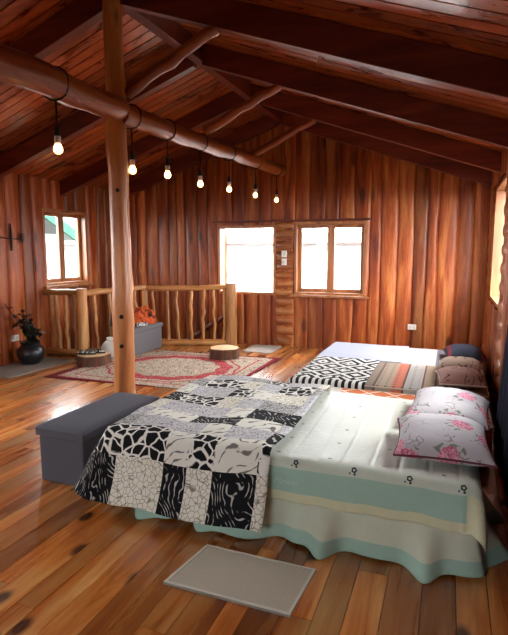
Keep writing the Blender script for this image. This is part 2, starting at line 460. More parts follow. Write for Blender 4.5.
# ------------------------------------------------------------------ floor with the stairwell left open
def hole_edge(x):          # front edge (Y) of the stairwell opening at a given X
    if x < -4.78: return 5.80
    if x < -4.46: return 5.80+(x+4.78)/.32*1.03
    if x < -3.20: return 6.85+(x+4.46)/1.26*.50
    return YB+.16
fl = MB(); x = XL-.02
while x < XR+.1:
    w = random.choice((.10, .12, .13, .14, .15)); x1 = x+w-.003
    ye = hole_edge((x+x1)/2); y = YF-random.uniform(0, 2)
    while y < ye:
        L = random.uniform(1.2, 3.2); y1 = min(y+L, ye)
        fl.box(x, x1, max(y, YF-.1), y1-.002, -.03, 0)
        y += L
    x += w
struct(fl.build('floor', M['floor'], loc=(0, 0, 0)))
sl = MB()
for (a, b, y1) in ((XL-.15, -4.78, 5.80), (-4.78, -4.46, 6.3), (-4.46, -3.2, 6.85), (-3.2, XR+.15, YB+.1)):
    sl.box(a, b, YF-.1, y1, -.25, -.031)
struct(sl.build('trim_1', M['darkpole']))
st = MB()       # landing and steps far down in the stairwell
st.box(XL, -3.2, 5.8, YB, -1.6, -1.5)
for i in range(6): st.box(-3.25-.24*i-.24, -3.25-.24*i, 6.9, YB-.02, -1.5, -.22-.2*i)
struct(st.build('trim_2', M['darkpole']))

# ------------------------------------------------------------------ walls of upright half-log slabs
def wall(name, s0, s1, top, zb, opens, pos, seed, wr=(.15, .26), depth=.032, bk=.16, mat=None, row_z=None):
    rng = random.Random(seed); seams = [s0]
    while seams[-1] < s1-.1: seams.append(min(seams[-1]+rng.uniform(*wr), s1))
    seams[-1] = s1
    ph = [rng.uniform(0, 6) for _ in seams]
    mb = MB()
    def sx(i, z): return seams[i] + (0 if i in (0, len(seams)-1) else .009*math.sin(z*2.1+ph[i])+.005*math.sin(z*5.3+ph[i]*2))
    US = [0, .05, .18, .35, .5, .65, .82, .95, 1]
    for i in range(len(seams)-1):
        a, b = seams[i], seams[i+1]; rnd = rng.random(); dd = depth*rng.uniform(.75, 1.2)
        cuts = [0, 1]
        for (o0, o1, z0, z1) in opens:
            for q in (o0, o1):
                if a < q < b: cuts.append((q-a)/(b-a))
        cuts.sort()
        for c0, c1 in zip(cuts, cuts[1:]):
            if c1-c0 < .002: continue
            mid = a+(b-a)*(c0+c1)/2
            spans = [(zb, None)]
            for (o0, o1, z0, z1) in opens:
                if o0 < mid < o1: spans = [(zb, z0), (z1, None)]
            us = [c0]+[u for u in US if c0 < u < c1]+[c1]
            for (za, zc) in spans:
                nz = 14; V = []; F = []
                for j in range(nz+1):
                    for u in us:
                        s = a+(b-a)*u; zt = top(s) if zc is None else zc
                        z = za+(zt-za)*j/nz
                        sl_, sr_ = sx(i, z), sx(i+1, z)
                        ss = sl_+(sr_-sl_)*u
                        if c0 > 0 and u == c0 or c1 < 1 and u == c1: ss = s
                        d = dd*max(0, 1-abs(2*u-1)**4)**.7*(1+.12*math.sin(z*3+ph[i]))
                        V.append(pos(ss, z, d))
                n = len(us)
                for j in range(nz):
                    for k in range(n-1): F.append((j*n+k, j*n+k+1, (j+1)*n+k+1, (j+1)*n+k))
                mb.add(V, F, rnd)
    # solid backing behind the slabs, with the same openings
    br = sorted({s0, s1, *([XC] if s0 < XC < s1 and name in ('wall_back', 'wall_front') else []), *[q for o in opens for q in o[:2]]})
    for a, b in zip(br, br[1:]):
        spans = [(zb, None)]
        for (o0, o1, z0, z1) in opens:
            if o0 < (a+b)/2 < o1: spans = [(zb, z0), (z1, None)]
        for za, zc in spans:
            ta, tb = (top(a), top(b)) if zc is None else (zc, zc)
            mb.hexa([pos(a, za, -bk), pos(b, za, -bk), pos(b, za, 0.001), pos(a, za, 0.001), pos(a, ta, -bk), pos(b, tb, -bk), pos(b, tb, 0.001), pos(a, ta, 0.001)])
    return struct(mb.build(name, mat or M['wall'], smooth=True, auto=40))
posB = lambda s, z, n: (s, YB-n, z)
posF = lambda s, z, n: (s, YF+n, z)
posL = lambda s, z, n: (XL+n, s, z)
posR = lambda s, z, n: (XR-n, s, z)
WB1 = (-3.52, -2.54, .80, 1.88)     # open window, back wall
WB2 = (-2.24, -1.15, .82, 1.92)     # double casement, back wall
WL1 = (5.78, 6.72, .98, 2.09)       # left wall, in view
WL2 = (1.6, 3.5, .95, 2.1)          # left wall, beside the camera; unseen window added for fill light
WR1 = (5.5, 6.95, .90, 2.25)       # right wall near the corner
WR2 = (2.8, 4.2, .98, 2.0)       # right wall over the bed
WF1 = (-4.4, -3.4, .9, 1.9); WF2 = (-1.7, -.6, .9, 1.9)  # unseen front wall windows, put in for fill light from behind the camera
wall('wall_back', XL, XR, lambda s: roof(s)+.03, -1.6, [WB1, WB2], posB, 3)
wall('wall_left', YF, YB, lambda s: roof(XL)+.03, -1.6, [WL1, WL2], posL, 5)
wall('wall_right', YF, YB, lambda s: roof(XR)+.03, -.25, [WR1, WR2], posR, 8, (.17, .27), .05)
wall('wall_front', XL, XR, lambda s: roof(s)+.03, -.25, [WF1, WF2], posF, 9)

# ------------------------------------------------------------------ ceiling, ridge beam, rafters
ce = MB(); y = YF-.1
while y < YB+.12:
    w = random.uniform(.11, .15); y1 = y+w-.017
    for sgn, xe in ((-1, XL-.1), (1, XR+.1)):
        rnd = random.random(); ze = roof(xe)
        ce.hexa([(XC, y, ZR), (xe, y, ze), (xe, y1, ze), (XC, y1, ZR), (XC, y, ZR+.02), (xe, y, ze+.02), (xe, y1, ze+.02), (XC, y1, ZR+.02)], rnd)
    y += w
for xe in (XL-.3, XR+.3):
    ze = roof(xe)
    ce.hexa([(XC, YF-.3, ZR+.021), (xe, YF-.3, ze+.021), (xe, YB+.3, ze+.021), (XC, YB+.3, ZR+.021), (XC, YF-.3, ZR+.1), (xe, YF-.3, ze+.1), (xe, YB+.3, ze+.1), (XC, YB+.3, ZR+.1)], .3)
struct(ce.build('ceiling', M['ceil']))
rb = MB(); rb.box(XC-.05, XC+.05, YF, YB-.05, ZR-.19, ZR-.005)
tag(rb.build('ridge_beam', M['rafter'], loc=(XC, 3, ZR-.19), bevel=.006), 'long dark ridge beam under the peak of the board ceiling', 'beam')
names = {2.15: 'nearest the camera', 3.5: 'beside the upright log post', 4.85: 'third from the back wall', 6.2: 'second from the back wall', 7.45: 'against the back wall'}
for ry, nm in names.items():
    for side, xe in (('left', XL+.02), ('right', XR-.02)):
        b = MB(); ze = roof(xe); x0 = XC+(.05 if side == 'right' else -.05); z0 = roof(x0); h = .21
        b.hexa([(x0, ry-.045, z0-h), (xe, ry-.045, ze-h), (xe, ry+.045, ze-h), (x0, ry+.045, z0-h), (x0, ry-.045, z0-.004), (xe, ry-.045, ze-.004), (xe, ry+.045, ze-.004), (x0, ry+.045, z0-.004)])
        tag(b.build('rafter', M['rafter'], loc=((x0+xe)/2, ry, (z0+ze)/2-h), bevel=.006), f'dark timber rafter on the {side} roof slope, {nm}', 'rafter', f'rafters of the {side} slope')

# ------------------------------------------------------------------ windows
def wbox(mb, pos, s0, s1, n0, n1, z0, z1):
    a = pos(s0, z0, n0); b = pos(s1, z1, n1); mb.box(a[0], b[0], a[1], b[1], a[2], b[2])
def window(num, pos, o, sash=2, glass=True, sill=True, open_=False, jn=.03):
    s0, s1, z0, z1 = o; base = pos((s0+s1)/2, z0, 0)
    e = bpy.data.objects.new(f'window_{num}', None); COL.objects.link(e); e.location = base; e['_o'] = base; struct(e)
    t = .04; f = MB()
    wbox(f, pos, s0, s0+t, -.165, jn, z0, z1); wbox(f, pos, s1-t, s1, -.165, jn, z0, z1)
    wbox(f, pos, s0+t, s1-t, -.165, jn, z1-t, z1); wbox(f, pos, s0+t, s1-t, -.165, jn, z0, z0+t)
    f.build('window_frame', M['frame'], e, bevel=.004)
    if sill:
        q = MB(); wbox(q, pos, s0-.05, s1+.05, -.165, jn+.05, z0-.035, z0+.004); q.build('window_sill', M['frame'], e, bevel=.006)
    if sash:
        w = (s1-s0-2*t)/sash
        for k in range(sash):
            a = s0+t+k*w; b = a+w; c = .055; g = MB()
            wbox(g, pos, a, a+c, -.115, -.07, z0+t, z1-t); wbox(g, pos, b-c, b, -.115, -.07, z0+t, z1-t)
            wbox(g, pos, a+c, b-c, -.115, -.07, z1-t-c, z1-t); wbox(g, pos, a+c, b-c, -.115, -.07, z0+t, z0+t+c)
            so = g.build('window_sash', M['frame'], e, bevel=.004); so['_o'] = base
            if glass:
                p = MB(); wbox(p, pos, a+c-.004, b-c+.004, -.095, -.09, z0+t+c-.004, z1-t-c+.004); p.build('window_pane', M['glass'], so)
    if open_:
        for (hx, dx, dy) in ((s0+.03, -.36, .93), (s1-.03, .3, .95)):
            L = Vector((dx, dy, 0)).normalized()*.46; nn = Vector((-L.y, L.x, 0)).normalized()*.02
            def slab(mb, u0, u1, za, zc, th=1.):
                h0 = Vector((hx, YB+.17, 0))
                A = h0+L*u0; B = h0+L*u1; n2 = nn*th
                mb.hexa([(*(A-n2).xy, za), (*(B-n2).xy, za), (*(B+n2).xy, za), (*(A+n2).xy, za), (*(A-n2).xy, zc), (*(B-n2).xy, zc), (*(B+n2).xy, zc), (*(A+n2).xy, zc)])
            g = MB(); slab(g, 0, .12, z0+t, z1-t); slab(g, .88, 1, z0+t, z1-t); slab(g, .12, .88, z0+t, z0+t+.06); slab(g, .12, .88, z1-t-.06, z1-t)
            so = g.build('window_sash', M['frame'], e, bevel=.003); so['_o'] = base
            p = MB(); slab(p, .11, .89, z0+t+.05, z1-t-.05, .12); p.build('window_pane', M['glass'], so)
    return e
window(1, posB, WB1, 0, False, False, True)
window(2, posB, WB2, 2)
window(3, posL, WL1, 2)
window(4, posR, WR1, 0, False, False)
window(5, posR, WR2, 3)
window(6, posL, WL2, 2)
window(7, posF, WF1, 2); window(8, posF, WF2, 2)

# stacked half-log pillars beside the windows
def pillar(num, s0, s1, z1, pos, mat, bulge, lw=(.12, .17), sd=1):
    rng = random.Random(sd); mb = MB(); z = 0.0
    while z < z1-.02:
        h = rng.uniform(*lw); zt = min(z+h, z1); e0, e1 = s0+rng.uniform(-.015, .02), s1+rng.uniform(-.02, .015)
        V = []; F = []; ns = 10; nu = 9
        for k in range(nu):
            u = k/(nu-1); zz = z+(zt-z)*u; d = bulge*max(0, 1-abs(2*u-1)**2.2)**.6
            for j in range(ns):
                tt = j/(ns-1); ss = e0+(e1-e0)*tt; end = (1-.35*(abs(2*tt-1)**6))
                V.append(pos(ss, zz, .002+d*end))
        for k in range(nu-1):
            for j in range(ns-1): F.append((k*ns+j, k*ns+j+1, (k+1)*ns+j+1, (k+1)*ns+j))
        for side in (0, ns-1):
            ring = [k*ns+side for k in range(nu)]; F.append(ring)
        mb.add(V, F, rng.random())
        z = zt
    return struct(mb.build(f'trim_{num}', mat, smooth=True, auto=40))
pillar(3, -2.53, -2.25, 1.93, posB, M['pillar'], .055, sd=2)
pillar(4, 5.0, 5.48, 2.3, posR, M['pillary'], .06, (.15, .2), sd=3)
pillar(5, 6.97, 7.40, 2.3, posR, M['pillary'], .06, (.15, .2), sd=4)
hd = MB(); hd.box(-3.6, -1.1, YB-.055, YB-.005, 1.925, 1.955); struct(hd.build('trim_6', M['rafter'], bevel=.005))

# ------------------------------------------------------------------ log post, tie log, braces
def jitter_line(a, b, n, amp, seed):
    rng = random.Random(seed); a = Vector(a); b = Vector(b); out = []
    for i in range(n+1):
        t = i/n; p = a.lerp(b, t); k = 1 if 0 < i < n else .3
        out.append(p+Vector((rng.uniform(-amp, amp), rng.uniform(-amp, amp), rng.uniform(-amp, amp)*.3))*k)
    return out
def log(name, a, b, r0, r1, mat, label, cat, n=12, amp=.012, seed=1, knots=(), group=None, parent=None, seg=16, tip=False):
    rng = random.Random(seed); pts = jitter_line((0, 0, 0), (0, 0, (Vector(b)-Vector(a)).length), n, amp, seed)
    rad = [(r0+(r1-r0)*i/n)*rng.uniform(.96, 1.05) for i in range(n+1)]
    if tip: L_ = pts[-1]; pts[-1] = L_*.995; pts += [L_*1.012, L_*1.018]; rad += [rad[-1]*.86, rad[-1]*.6]
    mb = MB().tube(pts, rad, seg, wob=.07, rnd=rng.random())
    o = mb.build(name, mat, loc=(0, 0, 0), smooth=True, auto=50)
    d = (Vector(b)-Vector(a)).normalized(); q = d.to_track_quat('Z', 'Y')
    if parent is None:
        o.location = a; o.rotation_mode = 'QUATERNION'; o.rotation_quaternion = q; tag(o, label, cat, group)
    else:
        o.parent = parent; o.location = Vector(a)-Vector(parent['_o']); o.rotation_mode = 'QUATERNION'; o.rotation_quaternion = q
    return o
post = log('log_post', (-2.48, 3.47, 0.), (-2.475, 3.47, 3.36), .088, .072, M['log'], 'tall upright peeled log post standing behind the charcoal ottoman', 'post', 22, .006, 4, seg=20)
for (z, a, r) in ((.97, -62, .018), (.73, -66, .017), (1.96, -62, .015)):
    rr = .086 - .004*z; d = post.rotation_quaternion.inverted() @ Vector((math.cos(R(a)), math.sin(R(a)), 0)); c = Vector((d.x*rr, d.y*rr, z))
    kn = MB().tube([c-d*.02, c+d*.004, c+d*.007], [r, r, r*.6], 10).build('knot', M['knot'], post, smooth=True, auto=40); kn['label'] = 'dark knot in the log'
TL = lambda y: 2.50+(y-1.2)/(YB-.06-1.2)*.17
log('tie_log', (-2.42, 1.2, TL(1.2)+.03), (-2.43, 3.44, TL(3.44)+.01), .104, .092, M['logh'], 'thick round log overhead running from the camera end to the upright log post', 'log', 12, .010, 6, seg=18, tip=True)
log('tie_log', (-2.43, 3.45, TL(3.45)-.02), (-2.43, YB-.06, 2.67), .085, .07, M['logh'], 'round log overhead running from the upright log post to the back wall', 'log', 20, .012, 16, seg=18)
for (a, b, nm, sd) in (((-2.40, 3.52, 2.70), (-1.62, 3.50, 3.06), 'rising from the upright log post', 3), ((-2.40, 4.87, 2.71), (-1.60, 4.85, 3.05), 'middle of the three', 8), ((-2.40, 6.22, 2.71), (-1.60, 6.2, 3.05), 'closest to the back wall', 9)):
    log('log_brace', a, b, .046, .04, M['logh'], f'slanting log brace under the right slope, {nm}', 'brace', 8, .012, sd, group='slanting log braces')

# ------------------------------------------------------------------ pendant bulbs on the tie log
def pendant(y, z):
    lz = TL(y)-(.015 if y > 3.45 else -.017); lr = (.104-.012*(y-1.2)/2.24 if y < 3.45 else .085-.015*(y-3.45)/4.06)+.008
    t = thing('pendant_bulb', 'x', 'lamp', (-2.43, y, z), 'bare bulbs hanging from the overhead log')
    ring = [(-2.43+lr*math.cos(a*math.pi/8), y+.01*math.sin(a), lz+lr*math.sin(a*math.pi/8)) for a in range(16)]
    c = MB().tube(ring, .006, 6, closed=True); c.tube([(-2.43, y, lz-lr), (-2.428, y, 2.36), (-2.43, y, z+.125)], .007, 6)
    c.build('cord', M['blackcord'], t, smooth=True)
    MB().lathe([(.006, .150), (.014, .148), (.02, .135), (.022, .095), (.022, .08)], 14, (-2.43, y, z)).build('socket', M['blackplastic'], t, smooth=True, auto=40)
    MB().lathe([(.020, .078), (.022, .074), (.022, .05), (.018, .032)], 14, (-2.43, y, z)).build('collar', M['whiteplastic'], t, smooth=True, auto=40)
    MB().lathe([(.016, .034), (.021, .024), (.028, .008), (.030, -.006), (.025, -.022), (.013, -.031), (0.0001, -.033)], 16, (-2.43, y, z)).build('bulb', M['bulb'], t, smooth=True)
    return t
ys = [(2.76, 2.155), (3.60, 2.14), (4.15, 2.175), (4.80, 2.17), (5.53, 2.195), (6.38, 2.21), (7.25, 2.225)]
lab = ['lit bare bulb hanging alone left of the upright log post, nearest the camera', 'lit bare bulb hanging close beside the upright log post', 'lit bare bulb, first to the right clear of the log post', 'lit bare bulb above the left edge of the open back window', 'lit bare bulb, third from the back wall', 'lit bare bulb, second from the back wall', 'lit bare bulb nearest the back wall, beside the stacked log pillar']
p0 = pendant(*ys[0]); p0['label'] = lab[0]
for (y, z), l in zip(ys[1:], lab[1:]):
    q = pendant(y, z); q['label'] = l

# wire hook tied to the ceiling
w = MB(); c0 = Vector((-1.02, 4.1, roof(-1.02)-.01))
w.tube([c0+Vector((-.07, 0, .0)), c0+Vector((-.02, 0, -.02)), c0+Vector((.05, 0, -.012))], .007, 6)
w.tube([c0+Vector((0, 0, -.01)), c0+Vector((-.01, .0, -.06)), c0+Vector((-.025, -.01, -.12))], .008, 6)
w.tube([c0+Vector((0, 0, -.03)), c0+Vector((.04, 0, -.09)), c0+Vector((.09, 0, -.11)), c0+Vector((.12, .0, -.14))], .004, 6)
tag(w.build('rope_tie', M['rope'], loc=tuple(c0), smooth=True), 'frayed straw rope tied on the right ceiling slope', 'rope')

# ------------------------------------------------------------------ stair railing
P1, P2, P3, P0 = (-4.78, 5.76), (-4.47, 6.86), (-3.20, 7.34), (-5.41, 5.74)
rl = thing('stair_railing', 'rustic peeled pole railing around the stairwell by the back left corner', 'railing', (-4.3, 6.6, 0))
def on_local(name, a, b, r0, r1, mat, n=8, amp=.01, seed=1, seg=10): return log(name, a, b, r0, r1, mat, '', '', n, amp, seed, parent=rl, seg=seg)
on_local('post', (*P1, 0), (*P1, .97), .075, .07, M['rail'], 6, .004, 2, 12)
on_local('post', (*P2, 0), (*P2, .93), .05, .045, M['rail'], 6, .004, 3, 12)
on_local('post', (*P3, 0), (*P3, .99), .088, .085, M['rail'], 6, .004, 5, 12)
def lerp2(a, b, t): return (a[0]+(b[0]-a[0])*t, a[1]+(b[1]-a[1])*t)
for a, b, sd in ((P0, P1, 11), (P1, P2, 12), (P2, P3, 13)):
    on_local('handrail', (*a, .90), (*b, .92), .045, .04, M['rail'], 8, .006, sd)
    on_local('bottom_rail', (*a, .05), (*b, .05), .05, .048, M['rail'], 8, .005, sd+10)
rng = random.Random(5)
for a, b, ts in ((P0, P1, (.14, .36, .58, .8)), (P1, P2, (.2, .42, .64, .84)), (P2, P3, (.1, .26, .38, .53, .66, .8, .91))):
    for t in ts:
        x, y = lerp2(a, b, t); dx = rng.uniform(-.04, .04)
        on_local('baluster', (x, y, .06), (x+dx, y+rng.uniform(-.01, .01), .9), rng.uniform(.024, .034), rng.uniform(.02, .028), M['rail'], 9, .013, rng.randint(0, 9999))
log('stair_handrail', (-4.25, 7.47, -.12), (-3.22, 7.46, .52),   .045, .04, M['rafter'], 'dark sloping pole handrail going down behind the railing balusters', 'handrail', 8, .008, 7)

# ------------------------------------------------------------------ rug and mats
def slab_mat(name, pts, h, mats, label, cat, rim=None):
    c = Vector((sum(p[0] for p in pts)/4, sum(p[1] for p in pts)/4, 0)); mb = MB()
    V = [(p[0], p[1], 0.001) for p in pts]+[(p[0], p[1], h) for p in pts]; mb.hexa(V)
    o = mb.build(name, mats[0], loc=tuple(c), bevel=.003); tag(o, label, cat)
    if rim:
        r = MB()
        for i in range(4):
            a, b = Vector((*pts[i], 0)), Vector((*pts[(i+1) % 4], 0)); d = (b-a).normalized(); n = Vector((-d.y, d.x, 0))
            r.hexa([tuple(a+Vector((0, 0, .001))), tuple(b+Vector((0, 0, .001))), tuple(b+n*rim-d*rim+Vector((0, 0, .001))), tuple(a+n*rim+d*rim+Vector((0, 0, .001))),
                    tuple(a+Vector((0, 0, h+.003))), tuple(b+Vector((0, 0, h+.003))), tuple(b+n*rim-d*rim+Vector((0, 0, h+.003))), tuple(a+n*rim+d*rim+Vector((0, 0, h+.003)))])
        o2 = r.build('mat_binding', mats[1], loc=tuple(c)); o2.parent = o; o2.location = (0, 0, 0)
    return o
slab_mat('rug', [(-4.45, 4.62), (-2.25, 4.77), (-2.12, 6.62), (-4.28, 6.50)], .012, [M['rug']], 'red and cream patterned rug on the floor before the stair railing', 'rug')
slab_mat('doormat', [(-1.145, 1.842), (-.55, 1.842), (-.523, 2.176), (-1.092, 2.176)], .012, [M['matt'], M['mattedge']], 'taupe doormat on the floor in front of the mint bed', 'mat', .012)
slab_mat('floor_mat', [(-2.83, 6.90), (-2.40, 6.90), (-2.40, 7.47), (-2.85, 7.47)], .012, [M['palemat']], 'small pale grey mat on the floor under the open back window', 'mat')
slab_mat('floor_mat', [(-5.38, 4.42), (-4.78, 4.44), (-4.74, 5.52), (-5.38, 5.52)], .01, [M['floormat']], 'grey beige floor mat under the black plant pot by the left wall', 'mat')

# ------------------------------------------------------------------ stumps, sandals, jug
def stump(x, y, r, h, label, sd):
    t = thing('stump_stool', label, 'stool', (x, y, .013)); rng = random.Random(sd)
    n = 30; V = []; F = []; zs = [0, .02, h*.5, h-.02, h-.004, h]
    for i, z in enumerate(zs):
        for j in range(n):
            a = 2*math.pi*j/n; rr = r*(1+.05*math.sin(3*a+sd)+.03*math.sin(7*a+sd*2)+.02*math.sin(15*a+z*20))*(1.05-.05*z/h)
            if i == 5: rr *= .985
            V.append((x+rr*math.cos(a), y+rr*math.sin(a), .013+z))
    for i in range(len(zs)-1):
        for j in range(n): F.append((i*n+j, i*n+(j+1) % n, (i+1)*n+(j+1) % n, (i+1)*n+j))
    F.append(tuple(range(n))[::-1])
    MB().add(V, F).build('bark', M['bark'], t, smooth=True, auto=50)
    MB().add([V[(len(zs)-1)*n+j] for j in range(n)]+[(V[(len(zs)-1)*n+j][0], V[(len(zs)-1)*n+j][1], .013+h+.003) for j in range(n)], [tuple(n+j for j in range(n))]+[(j, (j+1) % n, n+(j+1) % n, n+j) for j in range(n)]).build('cut_top', M['cut'], t)
    return .016+h
stump(-2.90, 6.40, .20, .135, 'bare log slice stool at the far right corner of the patterned rug', 2)
sz = stump(-4.36, 5.42, .215, .125, 'log slice stool with dark sandals on it, left end of the rug', 5)
def sandal(x, y, rz, label):
    t = thing('sandal', label, 'sandal', (x, y, sz), 'dark sandals on the log slice'); t.rotation_euler.z = rz; t['_o'] = (0, 0, 0)
    def outl(k, z0, z1):
        n = 20; V = []
        for z in (z0, z1):
            for j in range(n):
                a = 2*math.pi*j/n; w = .043*k*(1+.18*math.cos(a)); V.append((.13*k*math.cos(a), w*math.sin(a), z))
        return V, [tuple(range(n))[::-1], tuple(range(n, 2*n))]+[(j, (j+1) % n, n+(j+1) % n, n+j) for j in range(n)]
    MB().add(*outl(1, .0, .022)).build('sole', M['blackplastic'], t, smooth=True, auto=40)
    MB().add(*outl(.93, .022, .027)).build('insole', M['whiteplastic'] if 'pale' in label else M['navycloth'], t)
    s = MB()
    for xx, h in ((.05, .03), (.0, .036), (-.07, .03)):
        s.tube([(xx, -.045, .02), (xx, -.03, .02+h*.7), (xx, 0, .02+h), (xx, .03, .02+h*.7), (xx, .045, .02)], .011, 8)
    s.build('strap', M['blackplastic'], t, smooth=True)
sandal(-4.42, 5.36, .35, 'dark sandal with pale insole lying on the log slice stool, front one')
sandal(-4.36, 5.48, .25, 'black sandal lying on the log slice stool, behind the pale one')
jg = thing('water_jug', 'round white plastic jug between the log post and the sandals stool', 'jug', (-4.40, 5.84, .013))
MB().lathe([(.08, 0), (.115, .015), (.125, .06), (.122, .13), (.10, .19), (.06, .225), (.04, .235), (.04, .25)], 24, (-4.40, 5.84, .013)).build('body', M['jug'], jg, smooth=True, auto=50)
MB().lathe([(.044, .243), (.046, .25), (.046, .275), (.04, .28)], 20, (-4.40, 5.84, .013)).build('cap', M['whiteplastic'], jg, smooth=True, auto=40)

# ------------------------------------------------------------------ storage ottomans
def ottoman(name, x0, x1, y0, y1, h, mat, label, rz=0., z=0.):
    cx, cy = (x0+x1)/2, (y0+y1)/2
    t = thing(name, label, 'ottoman', (cx, cy, z)); t['_o'] = (0, 0, 0); t.rotation_euler.z = rz
    a, b = (x1-x0)/2, (y1-y0)/2
    bd = MB().box(-a+.012, a-.012, -b+.012, b-.012, 0, h-.075).build('body', mat, t, bevel=.012)
    lid = MB(); us = [-1, -.97, -.85, -.5, -.2, 0, .2, .5, .85, .97, 1]
    def top(u, v):
        ed = max(abs(u), abs(v)); f = 1-max(0, (ed-.9)/.1)**2*.35
        puff = .012*(1-u**4)*(1-v**4)
        return (a*u, b*v, h-.018+.018*f*(1 if ed < .999 else .3)+puff-.012)
    lid.grid(us, us, top)
    n = len(us); o = lid
    ring = [(u, -1) for u in us]+[(1, v) for v in us[1:]]+[(u, 1) for u in us[::-1][1:]]+[(-1, v) for v in us[::-1][1:-1]]
    V = [top(*q) for q in ring]+[(a*q[0], b*q[1], h-.072) for q in ring]; m = len(ring)
    lid.add(V, [(j, m+j, m+(j+1) % m, (j+1) % m) for j in range(m)]+[tuple(m+j for j in range(m))])
    lid.build('lid', mat, t, smooth=True, auto=60)
    return t
ottoman('storage_ottoman', -2.455, -2.075, 2.46, 3.34, .385, M['charcoal'], 'charcoal fabric storage ottoman at the foot of the patchwork covered bed', R(-1))
ottoman('storage_ottoman', -4.47, -4.10, 5.98, 6.76, .40, M['grey_fab'], 'grey storage ottoman by the railing, piled with cloths, behind the log post', R(0), .013)
# cloths on the far ottoman
def heap(name, cx, cy, a, b, h, mat, label, cat, sd, base=.413):
    mb = MB(); n = 26; us = [i/(n-1)*2-1 for i in range(n)]
    def fn(u, v):
        r = min(1, math.hypot(u, v)); k = max(0, 1-r**3)
        sc = 1/max(1, math.hypot(u, v))
        nz = mnoise.noise(Vector((u*2.3+sd, v*2.3, sd)))*.5+mnoise.noise(Vector((u*5, v*5+sd, 1)))*.28
        return (cx+a*u*sc, cy+b*v*sc, base+.004+max(0, h*k*(.85+nz)))
    mb.grid(us, us, fn)
    o = mb.build(name, mat, loc=(cx, cy, base), smooth=True); tag(o, label, cat); return o
heap('folded_cloth', -4.25, 6.45, .17, .30, .26, M['heap'], 'rumpled orange and black cloth heaped on the far grey ottoman', 'cloth', 3.1)
heap('printed_cloth', -4.17, 6.27, .10, .14, .075, M['bwcloth'], 'small black and white printed cloth before the orange heap', 'cloth', 7.7)
heap('folded_jacket', -4.43, 6.09, .13, .11, .30, M['jacket'], 'dark grey jacket bundled at the left end of the far ottoman', 'jacket', 5.3)

# ------------------------------------------------------------------ potted plant
pp = thing('potted_plant', 'dark leafy plant in a black round pot by the left wall', 'plant', (-5.12, 5.12, .011))
pc = (-5.12, 5.12, .011)
MB().lathe([(.085, 0), (.10, .01), (.155, .07), (.175, .14), (.165, .20), (.12, .25), (.105, .265), (.125, .285), (.13, .30), (.115, .30), (.10, .27)], 28, pc).build('pot', M['pot'], pp, smooth=True, auto=60)
MB().lathe([(.0001, .262), (.104, .258)], 20, pc).build('soil', M['soil'], pp)
sm = MB(); lf = MB(); rng = random.Random(21)
for (dx, dy, h) in ((-.25, -.12, .68), (-.12, .02, .62), (-.04, .0, .58), (.06, .0, .46), (.15, .05, .42), (.0, -.05, .48), (-.05, .1, .55), (.1, -.1, .36), (-.2, .05, .5)):
    pts = [Vector(pc)+Vector((dx*t**1.3*1.1, dy*t**1.3*1.1, .25+(h-.25+.03)*t*1.2)) for t in (0, .3, .6, .85, 1)]
    sm.tube(pts, [.008, .007, .006, .005, .003], 6)
    for k in range(11):
        t = rng.uniform(.35, 1); p = pts[0].lerp(pts[-1], t); a = rng.uniform(0, 6.28); L = rng.uniform(.06, .11); W = L*.36
        d = Vector((math.cos(a), math.sin(a), rng.uniform(-.5, .5))).normalized(); sd = d.cross(Vector((0, 0, 1))).normalized(); up = sd.cross(d)
        V = []; 
        for i, (tt, w) in enumerate(((0, .1), (.25, .8), (.55, 1), (.8, .6), (1, .05))):
            c = p+d*L*tt-up*.03*tt*tt
            V += [c-sd*W*w+up*.008*w, c, c+sd*W*w+up*.008*w]
        lf.add(V, [(3*i+j, 3*i+j+1, 3*i+j+4, 3*i+j+3) for i in range(4) for j in range(2)])
sm.build('stem', M['stem'], pp, smooth=True); lf.build('foliage', M['leaf'], pp, smooth=True)

# ------------------------------------------------------------------ wall fittings
def plate(name, pos, s, z, w, h, label, cat, n0=.04, slots=2):
    t = thing(name, label, cat, pos(s, z, n0))
    b = MB(); wbox(b, pos, s-w/2, s+w/2, n0-.03, n0+.012, z-h/2, z+h/2); b.build('plate', M['whiteplastic'], t, bevel=.004)
    for i in range(slots):
        ss = s+(i-(slots-1)/2)*w*.45; q = MB()
        wbox(q, pos, ss-.012, ss+.012, n0+.010, n0+.015, z-.02, z+.02)
        q.build('socket_face' if cat == 'outlet' else 'rocker', M['mattedge'], t)
plate('wall_outlet', posB, -.475, .41, .115, .075, 'white wall outlet low on the back wall behind the beds', 'outlet')
plate('wall_outlet', posL, 5.15, .33, .12, .08, 'white wall outlet low on the left wall behind the plant', 'outlet')
plate('light_switch', posB, -2.385, 1.44, .075, .10, 'upper of two white light switches on the stacked log pillar', 'switch', .075, 1)
plate('light_switch', posB, -2.385, 1.32, .075, .10, 'lower of two white light switches on the stacked log pillar', 'switch', .075, 1)
sc = thing('wall_sconce', 'black iron wall bracket with crossbar beside the left window', 'wall bracket', (XL+.05, 5.18, 1.66))
b = MB(); b.tube([(XL+.045, 5.18, 1.49), (XL+.05, 5.18, 1.6), (XL+.05, 5.18, 1.70), (XL+.045, 5.18, 1.84)], [.008, .016, .016, .008], 8); b.build('upright', M['black_iron'], sc, smooth=True)
b = MB(); b.tube([(XL+.06, 4.95, 1.665), (XL+.075, 5.1, 1.65), (XL+.08, 5.18, 1.645), (XL+.075, 5.26, 1.645), (XL+.06, 5.36, 1.65)], .008, 8); b.build('crossbar', M['black_iron'], sc, smooth=True)
for yy in (4.96, 5.35):
    MB().lathe([(.012, -.05), (.02, -.03), (.02, .05), (.024, .06), (.024, .07)], 12, (XL+.06, yy, 1.65)).build('candle_cup', M['black_iron'], sc, smooth=True, auto=40)

